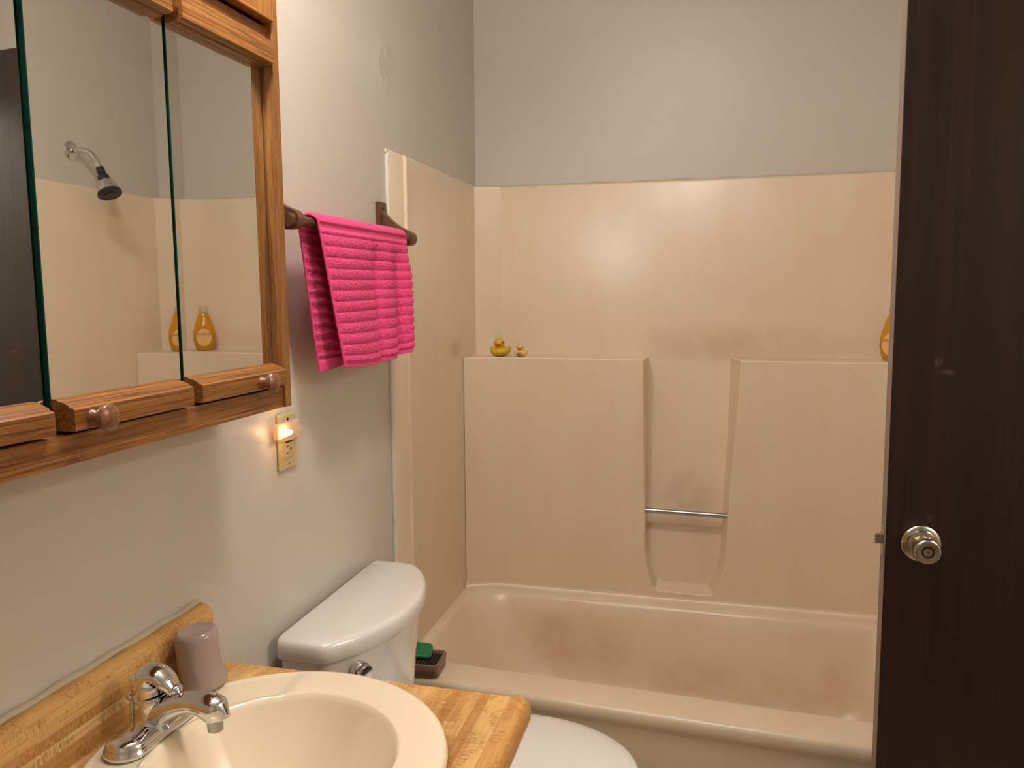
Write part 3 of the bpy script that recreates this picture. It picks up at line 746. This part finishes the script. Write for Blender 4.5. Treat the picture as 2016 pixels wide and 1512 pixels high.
# column and spout
col = []
for z, r, ox in ((0.014, 0.031, 0.004), (0.022, 0.0262, 0.003), (0.032, 0.0238, 0.001), (0.044, 0.0228, 0), (0.054, 0.0226, 0), (0.057, 0.0215, 0)):
    col.append([(FX+ox+r*math.cos(2*PI*i/32), FY+r*math.sin(2*PI*i/32), FZ+z) for i in range(32)])
m = MB(); m.loft(col); m.build('column', CHROME, fa, smooth=80)
sp = [(0.000, 0.020), (0.020, 0.034), (0.040, 0.0450), (0.060, 0.0515), (0.078, 0.0530), (0.094, 0.0515), (0.107, 0.0470), (0.114, 0.0415), (0.1165, 0.036)]
sp = curve_pts(sp, 4)
rad = [0.0225-0.0060*smooth(0.0, 0.06, p[0]) + 0.003*smooth(0.075, 0.10, p[0]) - 0.009*smooth(0.107, 0.1175, p[0]) for p in sp]
m = MB(); m.tube([(FX+a, FY, FZ+b) for a, b in sp], rad, 28, up=Vector((0, 1, 0))); 
m.sphere((FX+0.102, FY, FZ+0.0435), (0.0170, 0.0180, 0.0155)); m.build('spout', CHROME, fa, smooth=80)
m = MB(); m.lathe([(0.0108, 0), (0.0112, -0.003), (0.0104, -0.016), (0.0085, -0.017), (0.008, -0.014), (0.0, -0.014)], 28, Matrix.Translation((FX+0.104, FY, FZ+0.0335))); m.build('aerator', DULLCHROME, fa)
# lever: domed cap that rises and hooks forward
lv = curve_pts([(0.000, 0.0575), (-0.002, 0.068), (-0.001, 0.079), (0.007, 0.0875), (0.018, 0.0885), (0.027, 0.083), (0.034, 0.0755), (0.040, 0.0695), (0.045, 0.0665)], 4)
def lr(i, n): t = i/(n-1); return 0.0226 - 0.0046*smooth(0.1, 0.6, t) - 0.0055*smooth(0.65, 0.92, t) - 0.005*smooth(0.94, 1.0, t)
def lf(i, n): t = i/(n-1); return 1.0 - 0.42*smooth(0.15, 0.6, t)
m = MB(); m.tube([(FX+a, FY, FZ+b) for a, b in lv], [lr(i, len(lv)) for i in range(len(lv))], 28, up=Vector((0, 1, 0)), flat=[lf(i, len(lv)) for i in range(len(lv))])
m.sphere((FX+0.0425, FY, FZ+0.0695), (0.0095, 0.0110, 0.0075), 20, 10); m.build('lever', CHROME, fa, smooth=80)
m = MB(); m.lathe([(0.0222, 0.0562), (0.0230, 0.0572), (0.0222, 0.0584)], 32, Matrix.Translation((FX, FY, FZ))); m.build('cap_ring', CHROME, fa)
m = MB(); m.tube([(FX-0.030, FY, FZ+0.012), (FX-0.031, FY, FZ+0.046)], 0.0028, 12); m.sphere((FX-0.031, FY, FZ+0.050), (0.0075, 0.0075, 0.0065), 18, 10); m.build('pop_up_rod', CHROME, fa)

# ------------------------------------------------------------------ cup
CP = Vector((0.072, 1.052, ZK+0.0128))
A = Matrix.Translation(CP) @ Matrix.Rotation(math.radians(-4), 4, 'Y') @ Matrix.Rotation(math.radians(3), 4, 'X')
m = MB(); m.lathe([(0.0340, 0.004), (0.0362, 0.0), (0.0368, 0.002), (0.0362, 0.010), (0.0350, 0.040), (0.0338, 0.070), (0.0328, 0.083), (0.0305, 0.0885), (0.0265, 0.0905), (0.0240, 0.0893), (0.0, 0.0880)], 56, A)
cup = m.build('tumbler', CUPM, None, loc=CP, smooth=50); tag(cup, 'mauve plastic tumbler upside down beside the faucet against the backsplash', 'cup')

# ------------------------------------------------------------------ toilet
TZ = 0.757; TY = 1.596
toi = thing('toilet', 'white china toilet with curved tank lid and closed seat beside the bathtub', 'toilet', (0.35, TY, 0))
def tank_outline(ins, z, back=0.020, n=34, scoop=0.0):
    # D-shaped: flat back, short straight ends, bowed front
    pts = []
    y0, y1 = 1.348+ins, 1.844-ins; xb = back
    xe = 0.128-ins*0.7; xf = 0.222-ins
    # front arc as circle through (xe,y0),(xf,mid),(xe,y1)
    h = (y1-y0)/2; sag = xf-xe; R_ = (h*h+sag*sag)/(2*sag); cx = xf-R_; mid = (y0+y1)/2; a1 = math.asin(h/R_)
    core = [(xb, y1), (xb, y0)]
    out = []
    def rc(p, q_, r_, rad):   # rounded corner at q_
        p, q_, r_ = Vector(p), Vector(q_), Vector(r_); a = (p-q_).normalized(); b = (r_-q_).normalized()
        res = []
        for k in range(7):
            t = k/6; res.append(tuple((q_+a*rad*(1-t)**2 + b*rad*t**2)))
        return res
    arc = [(cx+R_*math.cos(-a1+2*a1*i/n), mid+R_*math.sin(-a1+2*a1*i/n)) for i in range(n+1)]
    out += rc((xb, y1), (xb, y0), arc[0], 0.012)
    out += rc((xb, y0), arc[0], arc[4], 0.020)
    out += arc[4:-4]
    out += rc(arc[-5], arc[-1], (xb, y1), 0.034)
    out += rc(arc[-1], (xb, y1), (xb, y0), 0.012)
    return [(a, b, z) for a, b in out]
m = MB(); m.loft([tank_outline(0.010, TZ-0.043), tank_outline(0.003, TZ-0.042), tank_outline(0.0, TZ-0.038), tank_outline(0.0, TZ-0.013), tank_outline(0.002, TZ-0.006), tank_outline(0.006, TZ-0.0015), tank_outline(0.012, TZ), tank_outline(0.03, TZ+0.0008)])
m.build('tank_lid', WHITE, toi, smooth=70)
m = MB(); m.loft([tank_outline(0.050, 0.40), tank_outline(0.040, 0.43), tank_outline(0.030, 0.52), tank_outline(0.020, 0.66), tank_outline(0.014, TZ-0.044), tank_outline(0.014, TZ-0.0425)])
m.build('tank', WHITE, toi, smooth=70)
A = knobmat((0.170, 1.420, 0.676), Vector((0.86, -0.42, 0.0)).normalized())
m = MB(); m.lathe([(0.019, -0.012), (0.019, 0.004), (0.0175, 0.006)], 28, A); fb = m.build('flush_collar', CHROME, toi)
m = MB(); m.lathe([(0.0165, 0.0), (0.0165, 0.016), (0.0150, 0.019), (0.0, 0.0196)], 28, A); m.build('flush_button', CHROME, toi)
def egg(x0, x1, hw, z, n=48, cyy=TY):
    pts = []
    xm = x0+(x1-x0)*0.42
    for i in range(n):
        a = 2*PI*i/n; c, s_ = math.cos(a), math.sin(a)
        rx = (x1-xm) if c > 0 else (xm-x0)
        k = 1.0 if c > 0 else 0.78
        pts.append((xm+rx*math.copysign(abs(c)**k, c), cyy+hw*math.copysign(abs(s_)**(1.0 if c > 0 else 0.85), s_), z))
    return pts
m = MB(); m.loft([egg(0.27, 0.712, 0.178, 0.412), egg(0.267, 0.716, 0.182, 0.4145), egg(0.267, 0.716, 0.182, 0.424), egg(0.275, 0.708, 0.174, 0.4295), egg(0.30, 0.685, 0.155, 0.4315)]); m.build('seat_lid', WHITE, toi, smooth=70)
m = MB(); m.loft([egg(0.275, 0.708, 0.176, 0.394), egg(0.27, 0.714, 0.181, 0.397), egg(0.27, 0.714, 0.181, 0.408), egg(0.275, 0.708, 0.176, 0.411)]); m.build('seat', WHITE, toi, smooth=70)
m = MB(); m.loft([egg(0.16, 0.62, 0.115, 0.0), egg(0.17, 0.60, 0.105, 0.03), egg(0.17, 0.58, 0.095, 0.12), egg(0.16, 0.62, 0.12, 0.22), egg(0.12, 0.68, 0.165, 0.33), egg(0.10, 0.70, 0.176, 0.37), egg(0.10, 0.70, 0.176, 0.392), egg(0.12, 0.69, 0.17, 0.3955)]); m.build('bowl', WHITE, toi, smooth=70)
m = MB()
m.box(0.045, 0.19, TY-0.10, TY+0.10, 0.375, 0.402); m.build('tank_foot', WHITE, toi, bevel=0.01)
for s_ in (-1, 1):
    m = MB(); m.lathe([(0.014, 0), (0.014, 0.02), (0.010, 0.028), (0, 0.029)], 20, Matrix.Translation((0.285-0.012, TY+s_*0.075, 0.411-0.012))); m.build('seat_hinge', WHITE, toi)

# ------------------------------------------------------------------ soap tray and green soap box on the tub rim
tr = thing('soap_tray', 'brown plastic draining tray on the front left corner of the tub rim', 'tray', (0.09, 2.0, 0.39))
ZT = 0.3895
TM = Matrix.Translation((0.084, 2.000, ZT)) @ Matrix.Rotation(math.radians(4), 4, 'Z')
m = MB()
def trr(hx, hy, r, z): return ring_rr(-hx, hx, -hy, hy, r, z, 8)
m.loft([trr(0.048, 0.044, 0.012, 0.0), trr(0.052, 0.048, 0.014, 0.003), trr(0.055, 0.052, 0.015, 0.033), trr(0.054, 0.051, 0.015, 0.036), trr(0.0475, 0.044, 0.012, 0.036), trr(0.0465, 0.043, 0.012, 0.034), trr(0.0455, 0.042, 0.012, 0.024)], True, True, TM)
m.build('tray', TRAYM, tr, smooth=50)
m = MB()
for i in range(9): m.box(-0.043+i*0.0105, -0.0395+i*0.0105, -0.041, 0.041, 0.024, 0.031, TM)
for i in range(7): m.box(-0.044, 0.044, -0.040+i*0.0125, -0.0368+i*0.0125, 0.024, 0.0305, TM)
m.build('drain_grid', TRAYD, tr)
GM = Matrix.Translation((0.064, 2.018, ZT+0.0415)) @ Matrix.Rotation(math.radians(14), 4, 'Z') @ Matrix.Rotation(math.radians(6), 4, 'Y') @ Matrix.Rotation(math.radians(16), 4, 'X')
m = MB(); m.loft([trr(0.033, 0.026, 0.012, 0.0), trr(0.036, 0.029, 0.014, 0.002), trr(0.037, 0.030, 0.014, 0.006), trr(0.035, 0.028, 0.013, 0.010), trr(0.031, 0.024, 0.011, 0.0115)], True, True, GM)
gs = m.build('soap_scrubber', GREEN, None, loc=(0.064, 2.018, ZT+0.0415), smooth=50); tag(gs, 'green oblong soap scrubber lying tilted on the brown tray', 'scrubber')

# ------------------------------------------------------------------ towel rail
BX, BZ = 0.082, 1.578
rl = thing('towel_rail', 'dark wooden towel rail with two shaped brackets on the left wall', 'towel rail', (0, 1.66, 1.6))
m = MB(); m.tube([(BX, 1.345, BZ-0.002), (BX, 1.372, BZ-0.002), (BX, 1.398, BZ), (BX, 1.410, BZ), (BX, 1.93, BZ), (BX, 1.945, BZ)], [0.012, 0.0145, 0.0125, 0.0095, 0.0095, 0.0095], 24); m.build('bar', BARW, rl)
for yb_, nm in ((1.958, 0), (1.370, 1)):
    m = MB(); m.box(0.0003, 0.012, yb_-0.022, yb_+0.022, 1.560, 1.672); m.build('wall_plate', BARW, rl, bevel=0.0015, seg=2)
    # arm: side outline in x-z, 16 mm thick
    up = curve_pts([(0.011, 1.652), (0.022, 1.639), (0.042, 1.621), (0.064, 1.606), (0.082, 1.5975)], 4)
    tipn = [(BX+0.0185*math.sin(a), BZ+0.0185*math.cos(a)) for a in [PI*k/10 for k in range(1, 11)]]
    lo = curve_pts([(0.075, 1.559), (0.050, 1.561), (0.028, 1.566), (0.011, 1.576)], 3)
    m = MB(); m.prism(up+tipn+lo, 1, yb_-0.011, yb_+0.011); m.build('bracket', BARW, rl, bevel=0.003, seg=3)
m = MB(); m.lathe([(0.0, 0.0), (0.0030, 0.0005), (0.0038, 0.0), (0.0038, -0.003)], 14, knobmat((0.0125, 1.958, 1.655), (1, 0, 0))); m.build('screw', SLOT, rl)
m = MB(); m.lathe([(0.0105, 0), (0.0105, 0.0012), (0.0, 0.0018)], 24, knobmat((BX, 1.9692, BZ), (0, 1, 0))); m.build('end_plug', simple('pale_plug', srgb(132, 92, 62), 0.5), rl)

# ------------------------------------------------------------------ towel
def build_towel():
    NY, NT_ = 200, 420
    front, backl, R0 = 0.292, 0.300, 0.0125
    arc = PI*R0; tot = backl+arc+front
    verts = []; faces = []
    for j in range(NT_+1):
        t = tot*j/NT_
        for i in range(NY+1):
            u = i/NY
            # distance down from the bar
            if t < backl: side = -1; d = backl-t; ang = 0
            elif t > backl+arc: side = 1; d = t-backl-arc; ang = PI
            else: side = 0; d = 0; ang = (t-backl)/R0
            k = d/0.29
            if side < 0:   # back layer
                yl = 1.415+0.070*k; yr = 1.895-0.040*k-0.12*max(0, k-0.6)
                x = BX-R0-0.004 - 0.012*k + 0.010*math.sin(u*5+1)*k; z = BZ-d + (0.012*u if k > 0.5 else 0)*k
            elif side > 0:
                yl = 1.437+0.078*k; yr = 1.897-0.004*k + 0.004*math.sin(k*4)
                x = BX+R0+0.004 + 0.010*k; z = BZ-d
            else:
                s_ = (ang/PI); yl = 1.415+0.022*s_; yr = 1.895+0.002*s_
                x = BX-(R0+0.004)*math.cos(ang); z = BZ+(R0+0.003)*math.sin(ang)
            y = yl+(yr-yl)*u
            if side > 0:
                # vertical folds
                g = -0.0105*math.exp(-((u-0.55)/0.035)**2)-0.0120*math.exp(-((u-0.82)/0.055)**2) + 0.005*math.exp(-((u-0.68)/0.07)**2)+0.012*math.exp(-((u-0.95)/0.06)**2)+0.003*math.sin(u*9)
                x += g*smooth(0.02, 0.35, k)*1.1
                z -= 0.012*math.sin(PI*u)*k*smooth(0.5, 1.0, k) - 0.010*u*k
                x -= 0.014*smooth(0.93, 1.0, u)*smooth(0.05, 0.3, k)      # edge turns back to the wall
            # ribs: pile thickness
            rib_on = smooth(0.03, 0.06, k) * (1-smooth(0.955, 0.975, k)) if side else 0.7
            ph = (d/0.0222) % 1.0
            rib = (math.sin(PI*ph))**0.45 if side else 1.0
            edge = smooth(0, 0.022, u)*smooth(0, 0.022, 1-u)
            fz = noise.noise(Vector((y*420, t*420, 3)))*0.5+noise.noise(Vector((y*900, t*900, 9)))*0.5
            h = edge*(rib_on*(0.0044*rib + 0.0036*fz*(0.3+rib)) if side else 0.0035+0.0030*fz)
            if side == 0: nx, nz = -math.cos(ang), math.sin(ang)
            else: nx, nz = (side, 0)
            verts.append((x+nx*h, y + 0.0008*noise.noise(Vector((1, t*260, u*50))), z+nz*h))
    W_ = NY+1
    for j in range(NT_):
        for i in range(NY): faces.append((j*W_+i, j*W_+i+1, (j+1)*W_+i+1, (j+1)*W_+i))
    m = MB(); m.add(verts, faces)
    o = m.build('hand_towel', TERRY, None, loc=(BX, 1.66, BZ), smooth=180)
    so_ = o.modifiers.new('s', 'SOLIDIFY'); so_.thickness = 0.0035; so_.offset = -1
    return o
tw = build_towel(); tag(tw, 'bright pink ribbed hand towel draped over the wooden towel rail', 'towel')

# ------------------------------------------------------------------ outlet plate and night light
PY, PZ = 1.452, 1.1385
op = thing('wall_outlet', 'almond wall outlet plate below the cabinet on the left wall', 'outlet', (0, PY, PZ))
m = MB(); m.box(0.0002, 0.006, PY-0.036, PY+0.036, PZ-0.058, PZ+0.058); m.build('cover_plate', PLATEM, op, bevel=0.003, seg=3)
m = MB(); m.box(0.005, 0.0078, PY-0.0165, PY+0.0165, PZ-0.034, PZ+0.034); m.build('socket_face', PLATEM, op, bevel=0.0006, seg=1)
for dz in (-0.0175,):
    for sy in (-0.0015, -0.0015): pass
    m = MB(); m.box(0.0074, 0.0081, PY-0.010, PY-0.002, PZ+dz+0.0055, PZ+dz+0.0078); m.build('slot', SLOT, op)
    m = MB(); m.box(0.0074, 0.0081, PY-0.010, PY-0.003, PZ+dz-0.0078, PZ+dz-0.0055); m.build('slot', SLOT, op)
    m = MB(); m.lathe([(0.0028, 0), (0.0028, 0.0008), (0, 0.0008)], 16, knobmat((0.0074, PY+0.007, PZ+dz+0.0005), (1, 0, 0))); m.build('slot', SLOT, op)
m = MB(); m.box(0.0074, 0.0090, PY-0.013, PY+0.012, PZ-0.0025, PZ+0.0005); m.build('slot', SLOT, op)
m = MB(); m.lathe([(0.0034, 0), (0.0034, 0.0008), (0, 0.0008)], 16, knobmat((0.0056, PY+0.002, PZ+0.0455), (1, 0, 0))); m.build('screw', SLOT, op)
m = MB(); m.lathe([(0.0026, 0), (0.0024, 0.001), (0, 0.0012)], 16, knobmat((0.0056, PY+0.002, PZ-0.0475), (1, 0, 0))); m.build('screw', BRASS, op)
nl = thing('night_light', 'small glowing plug-in night light with ribbed clear shade in the outlet', 'night light', (0.008, PY, PZ+0.016))
NZ = PZ+0.0265
m = MB(); m.box(0.0079, 0.020, PY-0.060, PY+0.024, NZ-0.016, NZ+0.017); m.build('body', mat_clear('milky_plastic', srgb(240, 222, 200), 0.3, 0.55), nl, bevel=0.004)
m = MB(); m.box(0.0085, 0.020, PY+0.0242, PY+0.036, NZ-0.008, NZ+0.012); m.build('switch', GRAYP, nl, bevel=0.002)
CLR = mat_clear('clear_shade', srgb(255, 244, 232), 0.08, 0.16)
def shade_ring(y, k):
    # rounded D cross-section in x-z seen along y
    pts = []
    for i in range(15):
        a = -PI/2+PI*i/14; pts.append((0.021+0.030*k*math.cos(a), y, NZ+0.001+0.0165*(0.75+0.25*k)*math.sin(a)))
    return pts
rings = []
for i in range(29):
    t = i/28; y = PY-0.074+0.090*t; k = 0.97 if t < 0.1 else math.sqrt(max(0.04, 1-((t-0.1)/0.92)**2.2))
    k *= 1+(0.05 if (i % 2 and t > 0.25) else 0)
    rings.append(shade_ring(y, k))
m = MB(); m.loft(rings, True, True, closed=False); m.build('ribbed_shade', CLR, nl, smooth=30)
m = MB(); m.sphere((0.034, PY-0.046, NZ), (0.0055, 0.013, 0.0055)); m.build('bulb', mat_emit('night_glow', (1.0, 0.62, 0.30), NIGHT_STRENGTH), nl)
